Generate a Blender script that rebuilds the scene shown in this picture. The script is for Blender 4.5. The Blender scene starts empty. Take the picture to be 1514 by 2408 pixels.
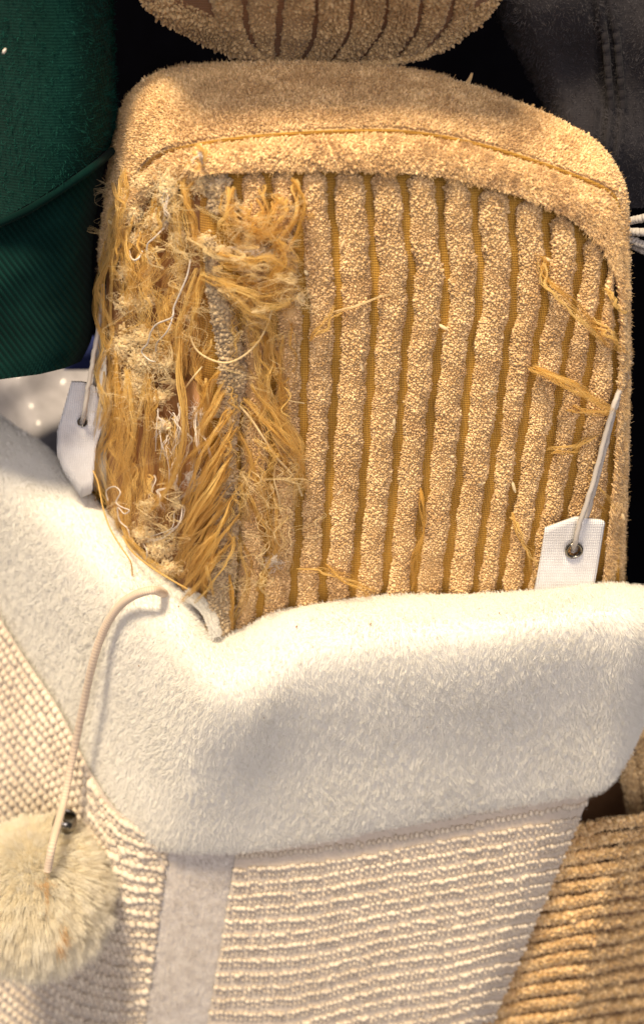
import bpy, math
import numpy as np
from mathutils import Vector
rng = np.random.default_rng(7)
sc = bpy.context.scene
C = sc.collection

# ------------------------------------------------------------------ camera
FPX, CX, CY = 2600.0, 757.0, 1204.0          # focal length and centre, in photo pixels at 1514 px width
PITCH = math.radians(28.0)
DIST = 0.46                                   # horizontal distance from lens to the front of the sofa arm
CAMZ = DIST * math.tan(PITCH)
cd = bpy.data.cameras.new('camera'); cam = bpy.data.objects.new('camera', cd); C.objects.link(cam)
cam.location = (0, -DIST, CAMZ); cam.rotation_euler = (math.radians(90) - PITCH, 0, 0)
cd.sensor_fit = 'HORIZONTAL'; cd.sensor_width = 36.0; cd.lens = 36.0 * FPX / 1514.0
cd.clip_start = 0.01; cd.clip_end = 50
cd.dof.use_dof = True; cd.dof.focus_distance = 0.50; cd.dof.aperture_fstop = 11.0
sc.camera = cam

# ------------------------------------------------------------------ world, lamps, exposure
wd = bpy.data.worlds.new('World'); sc.world = wd; wd.use_nodes = True
bg = wd.node_tree.nodes['Background']; bg.inputs[0].default_value = (0.86, 0.80, 0.84, 1); bg.inputs[1].default_value = 0.10

def area_lamp(name, loc, target, size, power, col):
    l = bpy.data.lights.new(name, 'AREA'); l.shape = 'DISK'; l.size = size; l.energy = power; l.color = col
    o = bpy.data.objects.new(name, l); C.objects.link(o); o.location = loc
    o.rotation_euler = (Vector(target) - Vector(loc)).to_track_quat('-Z', 'Y').to_euler()
    return o
area_lamp('ceiling_lamp', (-0.36, -0.60, 1.75), (0, 0, 0), 0.42, 70, (1.0, 0.81, 0.55))
area_lamp('room_bounce', (0.15, -1.9, 0.80), (0, 0, 0), 1.6, 30, (1.0, 0.90, 0.88))

sc.view_settings.view_transform = 'Standard'; sc.view_settings.look = 'None'
sc.view_settings.exposure = 0.0; sc.view_settings.gamma = 1.0; sc.view_settings.use_curve_mapping = False
sc.render.engine = 'CYCLES'
sc.cycles.use_denoising = True
sc.cycles.max_bounces = 5; sc.cycles.diffuse_bounces = 4; sc.cycles.transparent_max_bounces = 4
try: sc.cycles_curves.shape = 'RIBBONS'
except Exception: pass

# ------------------------------------------------------------------ helpers
ST, CT = math.sin(PITCH), math.cos(PITCH)
def W(px, py, y):
    """where the line of sight through photo pixel (px, py) meets the vertical plane at depth y (metres behind the arm front)"""
    px = np.asarray(px, float); py = np.asarray(py, float); y = np.asarray(y, float)
    u = (px - CX) / FPX; v = (py - CY) / FPX
    t = (DIST + y) / (CT - v * ST)
    return np.stack(np.broadcast_arrays(u * t, y, CAMZ - t * (ST + v * CT)), -1)

def cr(pts, m):
    """Catmull-Rom resampling of a polyline to m points"""
    p = np.asarray(pts, float)
    d = np.concatenate([[0], np.cumsum(np.sqrt(np.linalg.norm(np.diff(p[:, :2], axis=0), axis=1)) + 1e-9)])
    s = np.linspace(0, d[-1], m)
    pe = np.vstack([2 * p[0] - p[1], p, 2 * p[-1] - p[-2]])
    i = np.clip(np.searchsorted(d, s, side='right') - 1, 0, len(p) - 2)
    t = ((s - d[i]) / (d[i + 1] - d[i]))[:, None]
    a, b, c, e = pe[i], pe[i + 1], pe[i + 2], pe[i + 3]
    return 0.5 * (2 * b + (c - a) * t + (2 * a - 5 * b + 4 * c - e) * t ** 2 + (3 * b - a - 3 * c + e) * t ** 3)

def link(o, parent=None):
    C.objects.link(o)
    if parent is not None: o.parent = parent
    return o
def tag(o, label=None, cat=None, group=None, kind=None):
    if label: o['label'] = label
    if cat: o['category'] = cat
    if group: o['group'] = group
    if kind: o['kind'] = kind
    return o
def empty(name, loc, label, cat, group=None):
    o = bpy.data.objects.new(name, None); o.location = loc; o.empty_display_size = 0.02
    C.objects.link(o); return tag(o, label, cat, group)

def mesh(name, V, F, mat, parent=None, smooth=True, tint=None):
    """one mesh object; coordinates are world coordinates"""
    V = np.asarray(V, float); off = np.array(parent_origin(parent)); V = V - off
    F = np.asarray(F, np.int32)
    me = bpy.data.meshes.new(name); k = F.shape[1]
    me.vertices.add(len(V)); me.vertices.foreach_set('co', V.astype(np.float32).ravel())
    me.loops.add(F.size); me.loops.foreach_set('vertex_index', F.ravel())
    me.polygons.add(len(F)); me.polygons.foreach_set('loop_start', np.arange(0, F.size, k, dtype=np.int32))
    me.update(calc_edges=True)
    if smooth: me.polygons.foreach_set('use_smooth', np.ones(len(F), bool))
    if tint is not None:
        a = me.attributes.new('tint', 'FLOAT', 'POINT'); a.data.foreach_set('value', np.asarray(tint, np.float32))
    me.materials.append(mat); me.validate()
    o = bpy.data.objects.new(name, me)
    return link(o, parent)
def parent_origin(p):
    o = np.zeros(3)
    while p is not None:
        o = o + np.array(p.location); p = p.parent
    return o

def quads(n, m, close_u=False, close_v=False):
    I, J = np.meshgrid(np.arange(n if close_u else n - 1), np.arange(m if close_v else m - 1), indexing='ij')
    I2, J2 = (I + 1) % n, (J + 1) % m
    return np.stack([I * m + J, I2 * m + J, I2 * m + J2, I * m + J2], -1).reshape(-1, 4)
def tris(Q): return np.vstack([Q[:, [0, 1, 2]], Q[:, [0, 2, 3]]])

def grid_normals(P):
    du = np.gradient(P, axis=0); dv = np.gradient(P, axis=1)
    n = np.cross(du, dv); n /= np.linalg.norm(n, axis=-1, keepdims=True) + 1e-12
    # towards the viewer's side
    if (n[..., 1] - 0.6 * n[..., 2]).mean() > 0: n = -n
    return n
def samp(G, u, v):
    n, m = G.shape[:2]
    x = np.clip(u, 0, 1) * (n - 1); y = np.clip(v, 0, 1) * (m - 1)
    i = np.clip(x.astype(int), 0, n - 2); j = np.clip(y.astype(int), 0, m - 2)
    a = (x - i)[:, None]; b = (y - j)[:, None]
    return G[i, j] * (1 - a) * (1 - b) + G[i + 1, j] * a * (1 - b) + G[i, j + 1] * (1 - a) * b + G[i + 1, j + 1] * a * b
def lens(P):
    return np.linalg.norm(np.diff(P, axis=0), axis=2).sum(0).mean(), np.linalg.norm(np.diff(P, axis=1), axis=2).sum(1).mean()

# low-poly sphere (icosahedron)
_g = (1 + 5 ** 0.5) / 2
IV = np.array([(-1, _g, 0), (1, _g, 0), (-1, -_g, 0), (1, -_g, 0), (0, -1, _g), (0, 1, _g), (0, -1, -_g), (0, 1, -_g),
               (_g, 0, -1), (_g, 0, 1), (-_g, 0, -1), (-_g, 0, 1)]); IV /= np.linalg.norm(IV[0])
IF = np.array([(0, 11, 5), (0, 5, 1), (0, 1, 7), (0, 7, 10), (0, 10, 11), (1, 5, 9), (5, 11, 4), (11, 10, 2), (10, 7, 6), (7, 1, 8),
               (3, 9, 4), (3, 4, 2), (3, 2, 6), (3, 6, 8), (3, 8, 9), (4, 9, 5), (2, 4, 11), (6, 2, 10), (8, 6, 7), (9, 8, 1)])
def unit(a): return a / (np.linalg.norm(a, axis=-1, keepdims=True) + 1e-12)
def nub_arrays(pos, axis, r, stretch):
    """ellipsoid loops of pile: arrays of vertices and triangles"""
    n = len(pos); a = unit(axis); h = unit(np.cross(a, rng.normal(size=(n, 3)))); k = np.cross(a, h)
    r = np.broadcast_to(r, (n,)); s = np.broadcast_to(stretch, (n,))
    V = (IV[None, :, 0, None] * h[:, None] + IV[None, :, 1, None] * k[:, None] + IV[None, :, 2, None] * a[:, None] * s[:, None, None]) * r[:, None, None] + pos[:, None]
    F = IF[None] + 12 * np.arange(n)[:, None, None]
    return V.reshape(-1, 3), F.reshape(-1, 3)
def pile_on(P, spacing, r, stretch=1.4, tangle=0.8, bias=(0, 0, 0), lift=0.4, keep=None, jitter=0.42, rvar=0.25):
    lu, lv = lens(P); nu = max(2, int(lu / spacing)); nv = max(2, int(lv / spacing))
    U, Vv = np.meshgrid(np.arange(nu), np.arange(nv), indexing='ij')
    st = (np.arange(nv) % 2)[None] * 0.5
    u = ((U + 0.25 + st * 0.5 + rng.uniform(-jitter, jitter, U.shape)) / nu).ravel(); v = ((Vv + 0.5 + rng.uniform(-jitter, jitter, U.shape)) / nv).ravel()
    if keep is not None:
        k = keep(u, v); u, v = u[k], v[k]
    N = grid_normals(P); p = samp(P, u, v); n = unit(samp(N, u, v))
    ax = n + tangle * rng.normal(size=n.shape) * 0.6 + np.array(bias)
    rr = r * (1 + rng.uniform(-rvar, rvar, len(u))) * np.where(rng.random(len(u)) < 0.04, 1.35, 1)
    rr = rr * (1 + 0.16 * smooth_noise(p, 0.006, 77, 4)[:, 0].clip(-1.5, 1.5))
    ss = stretch * (1 + rng.uniform(-0.3, 0.6, len(u)))
    V, F = nub_arrays(p + n * (lift * r), ax, rr, ss)
    return V, F, np.repeat(rng.random(len(u)), 12)
def surface_with_pile(name, P, mat, parent, **kw):
    Q = tris(quads(*P.shape[:2])); V0 = P.reshape(-1, 3)
    V, F, t = pile_on(P, **kw)
    return mesh(name, np.vstack([V0, V]), np.vstack([Q, F + len(V0)]), mat, parent, tint=np.concatenate([np.full(len(V0), 0.25), t]))

def tube_arrays(path, rad, sides=8, twist=0.0, cap=True):
    p = np.asarray(path, float); n = len(p); rad = np.broadcast_to(rad, (n,))
    T = unit(np.gradient(p, axis=0)); h = np.zeros_like(p)
    a = np.array([0.3, 0.2, 0.93]) if abs(T[0] @ np.array([0.3, 0.2, 0.93])) < 0.9 else np.array([1.0, 0, 0])
    h[0] = unit(a - T[0] * (a @ T[0]))
    for i in range(1, n):
        q = h[i - 1] - T[i] * (h[i - 1] @ T[i]); h[i] = unit(q)
    k = np.cross(T, h); ang = np.linspace(0, 2 * math.pi, sides, endpoint=False)[None] + twist * np.arange(n)[:, None]
    V = p[:, None] + rad[:, None, None] * (np.cos(ang)[..., None] * h[:, None] + np.sin(ang)[..., None] * k[:, None])
    F = tris(quads(n, sides, close_v=True)); V = V.reshape(-1, 3)
    if cap:
        c0, c1 = len(V), len(V) + 1; V = np.vstack([V, p[:1] - T[:1] * rad[0] * 0.4, p[-1:] + T[-1:] * rad[-1] * 0.4])
        j = np.arange(sides); j2 = (j + 1) % sides; b = (n - 1) * sides
        F = np.vstack([F, np.stack([np.full(sides, c0), j2, j], 1), np.stack([np.full(sides, c1), b + j, b + j2], 1)])
    return V, F
def join(parts):
    Vs, Fs, o = [], [], 0
    for V, F in parts: Vs.append(V); Fs.append(F + o); o += len(V)
    return np.vstack(Vs), np.vstack(Fs)

def hair(name, pts, rad, mat, parent, tint=None, kind='stuff', label=None):
    """pts: (n, k, 3) world points of n fibres; rad: scalar or (n,) root radius, tips are thinner"""
    n, k = pts.shape[:2]; off = parent_origin(parent)
    hc = bpy.data.hair_curves.new(name); hc.add_curves([k] * n)
    hc.attributes['position'].data.foreach_set('vector', (pts - off).astype(np.float32).ravel()) if 'position' in hc.attributes else hc.points.foreach_set('position', (pts - off).astype(np.float32).ravel())
    prof = np.linspace(1, 0.35, k)[None] * np.broadcast_to(rad, (n,))[:, None]
    a = hc.attributes.get('radius') or hc.attributes.new('radius', 'FLOAT', 'POINT')
    a.data.foreach_set('value', prof.astype(np.float32).ravel())
    t = hc.attributes.new('tint', 'FLOAT', 'CURVE')
    t.data.foreach_set('value', (rng.random(n) if tint is None else np.asarray(tint)).astype(np.float32))
    hc.materials.append(mat)
    o = bpy.data.objects.new(name, hc); link(o, parent); tag(o, label, None, None, kind); return o
def smooth_noise(p, scale, seed, octaves=5):
    """cheap smooth vector noise: sums of random plane waves"""
    g = np.random.default_rng(seed); out = np.zeros((len(p), 3))
    for _ in range(octaves):
        k = g.normal(size=(3, 3)) / scale; ph = g.uniform(0, 6.28, 3)
        out += np.sin(p @ k.T + ph)
    return out / math.sqrt(octaves)
def nap_points(P, count, length, k=4, lean=(0, 0, 0), nrm=0.6, rough=0.35, clump=0.0016, pull=0.6, wave=0.02, wamp=0.5, seed=3, keep=None):
    """points of short fibres standing on a grid surface, gathered in small clumps"""
    N = grid_normals(P); lu, lv = lens(P)
    cell = np.linalg.norm(np.cross(P[1:, :-1] - P[:-1, :-1], P[:-1, 1:] - P[:-1, :-1]), axis=2)
    pr = cell.ravel() / cell.sum(); c = rng.choice(len(pr), count, p=pr)
    i, j = np.divmod(c, cell.shape[1])
    u = (i + rng.random(count)) / (P.shape[0] - 1); v = (j + rng.random(count)) / (P.shape[1] - 1)
    if keep is not None:
        kk = keep(u, v); u, v = u[kk], v[kk]
    p = samp(P, u, v); n = unit(samp(N, u, v))
    nu, nv = max(2, int(lu / clump)), max(2, int(lv / clump))
    wv = smooth_noise(p, clump * 0.9, seed + 50, 3) * 0.55
    ci, cj = np.clip(np.floor(u * nu + wv[:, 0]), 0, nu).astype(int), np.clip(np.floor(v * nv + wv[:, 1]), 0, nv).astype(int)
    g = np.random.default_rng(seed); jx = g.random((nu + 1, nv + 1)); jy = g.random((nu + 1, nv + 1)); jl = g.uniform(0.7, 1.25, (nu + 1, nv + 1)); jd = g.normal(size=(nu + 1, nv + 1, 3))
    cu = (ci + jx[ci, cj]) / nu; cv = (cj + jy[ci, cj]) / nv
    cp = samp(P, cu, cv)
    d = unit(n * nrm + np.array(lean) + wamp * smooth_noise(p, wave, seed) + rough * 0.9 * jd[ci, cj] + rough * 0.6 * rng.normal(size=p.shape))
    flat = d - n * np.minimum(0, (d * n).sum(1, keepdims=True) - 0.12); d = unit(flat)
    L = length * jl[ci, cj] * rng.uniform(0.7, 1.15, len(u))
    tip_c = cp + d * L[:, None]
    tt = np.linspace(0, 1, k)[None, :, None]
    straight = p[:, None] + d[:, None] * (L[:, None, None] * tt)
    pts = straight + (tip_c - (p + d * L[:, None]))[:, None] * (pull * tt ** 1.3)
    pts[:, 0] -= n * 0.0003
    pts[:, 1:] += rng.normal(size=pts[:, 1:].shape) * (length * 0.05)
    return pts, jl[ci, cj]

# ------------------------------------------------------------------ materials
def new_mat(name):
    m = bpy.data.materials.new(name); m.use_nodes = True; nt = m.node_tree
    return m, nt, nt.nodes['Principled BSDF'], nt.nodes, nt.links
def ramp2(nt, fac, a, b, p0=0.0, p1=1.0):
    r = nt.nodes.new('ShaderNodeValToRGB'); r.color_ramp.elements[0].color = (*a, 1); r.color_ramp.elements[1].color = (*b, 1)
    r.color_ramp.elements[0].position = p0; r.color_ramp.elements[1].position = p1
    nt.links.new(fac, r.inputs[0]); return r.outputs[0]
def noise(nt, scale, detail=3, rough=0.6):
    tc = nt.nodes.new('ShaderNodeTexCoord'); n = nt.nodes.new('ShaderNodeTexNoise')
    n.inputs['Scale'].default_value = scale; n.inputs['Detail'].default_value = detail; n.inputs['Roughness'].default_value = rough
    nt.links.new(tc.outputs['Object'], n.inputs['Vector']); return n.outputs[0]
def mult(nt, a, b, f=1.0):
    m = nt.nodes.new('ShaderNodeMix'); m.data_type = 'RGBA'; m.blend_type = 'MULTIPLY'; m.inputs[0].default_value = f
    nt.links.new(a, m.inputs[6]); nt.links.new(b, m.inputs[7]); return m.outputs[2]
def fibre_mat(name, dark, light, stain=None, sscale=60, rough=0.9, sheen=0.25, trans=0.0, spec=0.15):
    """cloth or fibre whose pieces vary between two colours (per-piece 'tint'), with faint uneven soiling"""
    m, nt, b, N, L = new_mat(name)
    at = N.new('ShaderNodeAttribute'); at.attribute_name = 'tint'
    col = ramp2(nt, at.outputs['Fac'], dark, light)
    if stain: col = mult(nt, col, ramp2(nt, noise(nt, sscale), stain, (1, 1, 1), 0.35, 0.62))
    L.new(col, b.inputs['Base Color']); b.inputs['Roughness'].default_value = rough
    b.inputs['Specular IOR Level'].default_value = spec
    b.inputs['Sheen Weight'].default_value = sheen; b.inputs['Sheen Roughness'].default_value = 0.6
    if trans:
        t = N.new('ShaderNodeBsdfTranslucent'); L.new(col, t.inputs[0]); mx = N.new('ShaderNodeMixShader'); mx.inputs[0].default_value = trans
        L.new(b.outputs[0], mx.inputs[1]); L.new(t.outputs[0], mx.inputs[2]); L.new(mx.outputs[0], N['Material Output'].inputs[0])
    return m
def weave_mat(name, a, b_, scale_u, scale_v, bump=0.3, rough=0.85, dist=0.0006, rot=0.0, sheen=0.15, spec=0.1):
    """woven or ribbed cloth: two crossing waves colour and emboss it"""
    m, nt, b, N, L = new_mat(name)
    tc = N.new('ShaderNodeTexCoord'); mp = N.new('ShaderNodeMapping'); mp.inputs['Rotation'].default_value = (0, rot, 0)
    L.new(tc.outputs['Object'], mp.inputs[0])
    outs = []
    for d, s in (('X', scale_u), ('Z', scale_v)):
        w = N.new('ShaderNodeTexWave'); w.bands_direction = d; w.inputs['Scale'].default_value = s; w.inputs['Distortion'].default_value = 1.2
        w.inputs['Detail'].default_value = 2; w.inputs['Detail Scale'].default_value = 2.0
        L.new(mp.outputs[0], w.inputs[0]); outs.append(w.outputs['Fac'])
    mu = N.new('ShaderNodeMath'); mu.operation = 'MULTIPLY_ADD'; L.new(outs[0], mu.inputs[0]); mu.inputs[1].default_value = 0.6
    h = N.new('ShaderNodeMath'); h.operation = 'MULTIPLY'; L.new(outs[1], h.inputs[0]); h.inputs[1].default_value = 0.4
    L.new(h.outputs[0], mu.inputs[2])
    col = ramp2(nt, mu.outputs[0], a, b_, 0.1, 0.9)
    col = mult(nt, col, ramp2(nt, noise(nt, 45), (0.72, 0.70, 0.68), (1, 1, 1), 0.3, 0.7))
    L.new(col, b.inputs['Base Color']); b.inputs['Roughness'].default_value = rough; b.inputs['Specular IOR Level'].default_value = spec
    bp = N.new('ShaderNodeBump'); bp.inputs['Strength'].default_value = bump; bp.inputs['Distance'].default_value = dist
    L.new(mu.outputs[0], bp.inputs['Height']); L.new(bp.outputs[0], b.inputs['Normal']); b.inputs['Sheen Weight'].default_value = sheen
    return m
M = {}
M['terry'] = fibre_mat('tan_terry', (0.50, 0.315, 0.125), (0.95, 0.69, 0.37), (0.74, 0.67, 0.60), 70, spec=0.03)
M['terry_grey'] = fibre_mat('soiled_terry', (0.34, 0.24, 0.13), (0.62, 0.49, 0.31), (0.6, 0.55, 0.5), 80, spec=0.03)
M['cushion'] = fibre_mat('brown_terry', (0.44, 0.29, 0.13), (0.76, 0.56, 0.30), (0.7, 0.66, 0.62), 50, spec=0.03)
M['ochre'] = weave_mat('ochre_backing', (0.28, 0.135, 0.018), (0.66, 0.38, 0.075), 420, 300, 0.5)
M['groove_brown'] = weave_mat('brown_backing', (0.24, 0.12, 0.05), (0.38, 0.21, 0.10), 420, 300, 0.3)
M['fray'] = fibre_mat('ochre_fibre', (0.64, 0.38, 0.085), (0.98, 0.74, 0.30), None, rough=0.6, sheen=0.1, trans=0.5, spec=0.08)
M['fray_pale'] = fibre_mat('straw_fibre', (0.74, 0.55, 0.25), (0.95, 0.81, 0.52), None, rough=0.6, sheen=0.1, trans=0.4, spec=0.05)
M['fray_white'] = fibre_mat('white_fibre', (0.66, 0.60, 0.55), (0.86, 0.80, 0.72), None, rough=0.6, sheen=0.1, trans=0.25)
M['tuft'] = fibre_mat('cream_stuffing', (0.92, 0.70, 0.38), (0.99, 0.88, 0.60), None, rough=0.9, trans=0.45, spec=0.03)
M['plush'] = fibre_mat('white_plush', (0.79, 0.765, 0.705), (0.91, 0.89, 0.835), None, rough=0.9, sheen=0.2, trans=0.15, spec=0.03)
M['pom'] = fibre_mat('cream_pompom_fur', (0.95, 0.86, 0.66), (0.98, 0.95, 0.86), None, rough=0.8, trans=0.5, spec=0.05)
M['pom_stain'] = fibre_mat('stained_pompom_fur', (0.42, 0.22, 0.07), (0.60, 0.36, 0.14), None, rough=0.8)
M['knit'] = fibre_mat('oatmeal_yarn', (0.60, 0.51, 0.41), (0.82, 0.73, 0.60), (0.84, 0.82, 0.80), 40, sheen=0.2, spec=0.0)
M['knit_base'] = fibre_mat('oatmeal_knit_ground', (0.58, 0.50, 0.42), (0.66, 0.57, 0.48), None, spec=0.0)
M['green'] = weave_mat('green_sweat_fabric', (0.003, 0.018, 0.015), (0.008, 0.042, 0.034), 700, 260, 0.5, 0.95, sheen=0.02, spec=0.0)
M['green_rib'] = fibre_mat('green_rib_fabric', (0.002, 0.013, 0.011), (0.006, 0.030, 0.025), (0.7, 0.7, 0.7), 60, sheen=0.02, spec=0.0)
M['grey'] = weave_mat('charcoal_fleece', (0.020, 0.019, 0.022), (0.034, 0.032, 0.037), 520, 480, 0.25, 0.95, sheen=0.05, spec=0.02)
M['dark'] = weave_mat('black_backdrop', (0.0012, 0.0012, 0.0020), (0.0020, 0.0020, 0.0035), 200, 200, 0.1, 1.0, sheen=0.0, spec=0.0)
M['tab'] = weave_mat('white_twill_tape', (0.76, 0.76, 0.80), (0.90, 0.90, 0.92), 330, 360, 0.7, 0.5, 0.0006)
M['cord'] = fibre_mat('beige_cord', (0.55, 0.42, 0.32), (0.74, 0.60, 0.46), None, rough=0.5)
M['string'] = fibre_mat('white_string', (0.48, 0.44, 0.41), (0.68, 0.63, 0.58), None, rough=0.6, trans=0.3)
def plain(name, col, rough=0.5, metal=0.0, spec=0.5):
    m, nt, b, N, L = new_mat(name)
    c = ramp2(nt, noise(nt, 90), tuple(0.75 * x for x in col), col, 0.3, 0.7); L.new(c, b.inputs['Base Color'])
    b.inputs['Roughness'].default_value = rough; b.inputs['Metallic'].default_value = metal; b.inputs['Specular IOR Level'].default_value = spec; return m
M['steel'] = plain('steel', (0.62, 0.58, 0.52), 0.25, 1.0)
M['gunmetal'] = plain('gunmetal', (0.30, 0.28, 0.25), 0.22, 1.0)
M['bag'] = plain('white_plastic_film', (0.50, 0.48, 0.52), 0.22)
M['blue'] = plain('blue_cloth', (0.02, 0.035, 0.16), 0.9)
M['orange_wood'] = plain('orange_wood', (0.36, 0.13, 0.03), 0.5)
def wood():
    m, nt, b, N, L = new_mat('raw_board')
    tc = N.new('ShaderNodeTexCoord'); mp = N.new('ShaderNodeMapping'); mp.inputs['Scale'].default_value = (400, 200, 12); L.new(tc.outputs['Object'], mp.inputs[0])
    n = N.new('ShaderNodeTexNoise'); n.inputs['Scale'].default_value = 1; n.inputs['Detail'].default_value = 4; L.new(mp.outputs[0], n.inputs['Vector'])
    L.new(ramp2(nt, n.outputs[0], (0.22, 0.10, 0.03), (0.40, 0.21, 0.09), 0.3, 0.7), b.inputs['Base Color']); b.inputs['Roughness'].default_value = 0.8; return m
M['board'] = wood()

# ------------------------------------------------------------------ setting: added black sheet standing in for the unlit space behind
X, Z = np.meshgrid(np.linspace(-1.2, 1.2, 40), np.linspace(-1.4, 1.4, 40), indexing='ij')
P = np.stack([X, 0.75 + 0.02 * np.sin(X * 9) * np.cos(Z * 5), Z], -1)
tag(mesh('background', P.reshape(-1, 3), tris(quads(40, 40)), M['dark']), kind='structure')

# ------------------------------------------------------------------ sofa
sofa = empty('sofa', W(1000, 1500, 0.05), 'tan corduroy sofa arm with shredded, frayed front corner', 'sofa')
# grooves between the ribs, in photo pixels: x at these heights
GY = np.array([395, 451, 586, 627, 741, 802, 921, 1003, 1115, 1303, 1426, 1540])
GR = np.array([
    [560, 560, 558, 558, 558, 560, 560, 560, 560, 554, 545, 538],
    [630, 632, 640, 640, 642, 641, 640, 640, 638, 629, 611, 600],
    [698, 700, 704, 708, 720, 718, 714, 712, 708, 699, 685, 676],
    [772, 778, 788, 793, 796, 793, 787, 780, 775, 763, 757, 751],
    [860, 868, 876, 881, 881, 876, 869, 863, 856, 838, 828, 820],
    [942, 951, 960, 968, 963, 954, 946, 938, 929, 911, 900, 891],
    [1024, 1034, 1041, 1051, 1046, 1032, 1020, 1011, 1003, 980, 968, 958],
    [1104, 1114, 1123, 1131, 1122, 1109, 1098, 1089, 1079, 1056, 1042, 1030],
    [1190, 1201, 1207, 1211, 1204, 1192, 1180, 1169, 1155, 1127, 1113, 1100],
    [1272, 1282, 1286, 1286, 1275, 1262, 1245, 1229, 1214, 1184, 1168, 1155],
    [1345, 1357, 1362, 1362, 1347, 1333, 1316, 1302, 1282, 1245, 1228, 1214],
    [1412, 1420, 1427, 1424, 1407, 1393, 1376, 1362, 1345, 1310, 1292, 1278],
    [1444, 1446, 1448, 1450, 1452, 1450, 1446, 1442, 1438, 1415, 1402, 1390]], float)
RIBTOP = np.array([(430, 420), (490, 402), (560, 397), (700, 393), (850, 394), (1000, 403), (1100, 421), (1200, 448), (1300, 488), (1360, 528), (1410, 580), (1440, 650), (1450, 760)], float)
def groove_x(i, y): return np.interp(y, GY, GR[i])

# ochre backing cloth of the front panel and of the torn side
def side_depth(px):
    a = np.clip((500 - np.asarray(px, float)) / 250, 0, 1.3); return 0.062 * a ** 1.25
nx, ny = 120, 60
PX, PY = np.meshgrid(np.concatenate([np.linspace(470, 500, 6), np.linspace(505, 1456, 114)]), np.linspace(395, 1560, ny), indexing='ij')
lift_top = np.interp(PX.ravel(), [250, 300, 350, 430], [640, 470, 420, 395]).reshape(PX.shape)
PYa = np.where(PX > 430, np.maximum(PY, np.interp(PX, RIBTOP[:, 0], RIBTOP[:, 1]) - 14), np.maximum(PY, lift_top))
P = W(PX, PYa, side_depth(PX) + 0.0012 * np.sin(PX * 0.05) * np.cos(PY * 0.013))
backing = mesh('front_panel', P.reshape(-1, 3), tris(quads(nx, ny)), M['ochre'], sofa)
tag(backing, 'ochre woven backing cloth showing between the ribs')
PX, PY = np.meshgrid(np.linspace(250, 496, 40), np.linspace(395, 1560, ny), indexing='ij')
lift_top = np.interp(PX, [250, 300, 350, 430], [640, 470, 420, 395])
P = W(PX, np.maximum(PY, lift_top), side_depth(PX) + 0.003 + 0.002 * np.sin(PX * 0.11 + 2 * np.sin(PY * 0.02)))  # brown inside, its colour also deepened to paint the recess shade
tag(mesh('torn_lining', P.reshape(-1, 3), tris(quads(40, ny)), M['board'], sofa), 'brown inner lining laid bare on the torn side, darkened as recess shade')

def rib_surface(xl, xr, ys, height, wob, yb=0.0):
    n = len(ys); a = np.linspace(-1, 1, 9); g = rng.normal(size=(4,)) 
    w1 = wob * (np.sin(ys * 0.045 + g[0] * 3) + 0.8 * np.sin(ys * 0.11 + g[1] * 3)); w2 = wob * (np.sin(ys * 0.05 + g[2] * 3) + 0.8 * np.sin(ys * 0.12 + g[3] * 3))
    L_ = xl + w1; R_ = xr + w2; c = (L_ + R_) / 2; h = (R_ - L_) / 2
    s = np.arange(n) / (n - 1); L0 = (ys[-1] - ys[0]); end = np.clip((ys - ys[0]) / 26.0, 0, 1); cap = np.sqrt(1 - (1 - end) ** 2) * 0.75 + 0.25
    px = c[:, None] + h[:, None] * cap[:, None] * np.sin(a * math.pi / 2)[None]
    yy = yb - height * np.cos(a * math.pi / 2)[None] ** 0.65 * (0.35 + 0.65 * cap[:, None])
    return W(px, ys[:, None] + 0 * px, yy)
hair_sets = []
for i in range(12):
    top = np.interp((GR[i][1] + GR[i + 1][1]) / 2, RIBTOP[:, 0], RIBTOP[:, 1]) + 8
    if i == 11: top = 560
    ys = np.linspace(top, 1530, 70)
    P = rib_surface(groove_x(i, ys) + 14, groove_x(i + 1, ys) - 14, ys, 0.0058, 2.2)
    kw = dict(spacing=0.00110, r=0.00046, stretch=1.5, tangle=1.0, lift=1.1, rvar=0.3, jitter=0.36)
    if i == 0:      # thinned by the claws near the corner
        kw['keep'] = lambda u, v: (u > 0.52) | (u < 0.1) | (rng.random(len(u)) < 0.5)
    if i == 1: kw['keep'] = lambda u, v: (u > 0.33) | (u < 0.10) | (rng.random(len(u)) < 0.55)
    rb = surface_with_pile('rib', P, M['terry'], backing, **kw)
    fz, _ = nap_points(P, 2600, 0.0020, 4, lean=(0, 0, -0.2), nrm=1.0, rough=0.9, clump=0.002, pull=0.3, wave=0.006, wamp=0.6, seed=30 + i)
    hair_sets.append(fz)
hair('pile_fuzz', np.concatenate(hair_sets), 0.00006, M['terry'], backing)
# the loose, half torn rib at the corner
path = cr([(492, 560), (505, 660), (528, 760), (546, 860), (543, 950), (536, 1060), (531, 1200), (524, 1330), (518, 1440), (512, 1520)], 70)
wid = np.interp(path[:, 1], [560, 640, 760, 900, 950, 1040, 1150, 1200, 1530], [6, 12, 24, 27, 20, 12, 22, 28, 28])
a = np.linspace(-1, 1, 9)
P = W(path[:, :1] + wid[:, None] * np.sin(a * math.pi / 2)[None], path[:, 1:2] + 0 * a[None], -0.006 - 0.005 * np.cos(a * math.pi / 2)[None] + 0 * path[:, :1])
tag(surface_with_pile('torn_rib', P, M['terry_grey'], backing, spacing=0.00135, r=0.00085, stretch=1.6, tangle=1.3), 'greyish half-torn corduroy rib at the corner')

ys = np.linspace(412, 500, 24)
P = rib_surface(np.interp(ys, [412, 500], [484, 500]), np.interp(ys, [412, 500], [548, 530]), ys, 0.004, 2.0)
tag(surface_with_pile('torn_rib', P, M['terry_grey'], backing, spacing=0.0014, r=0.0008, stretch=1.8, tangle=1.4), 'stub of a torn rib under the band')
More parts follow.
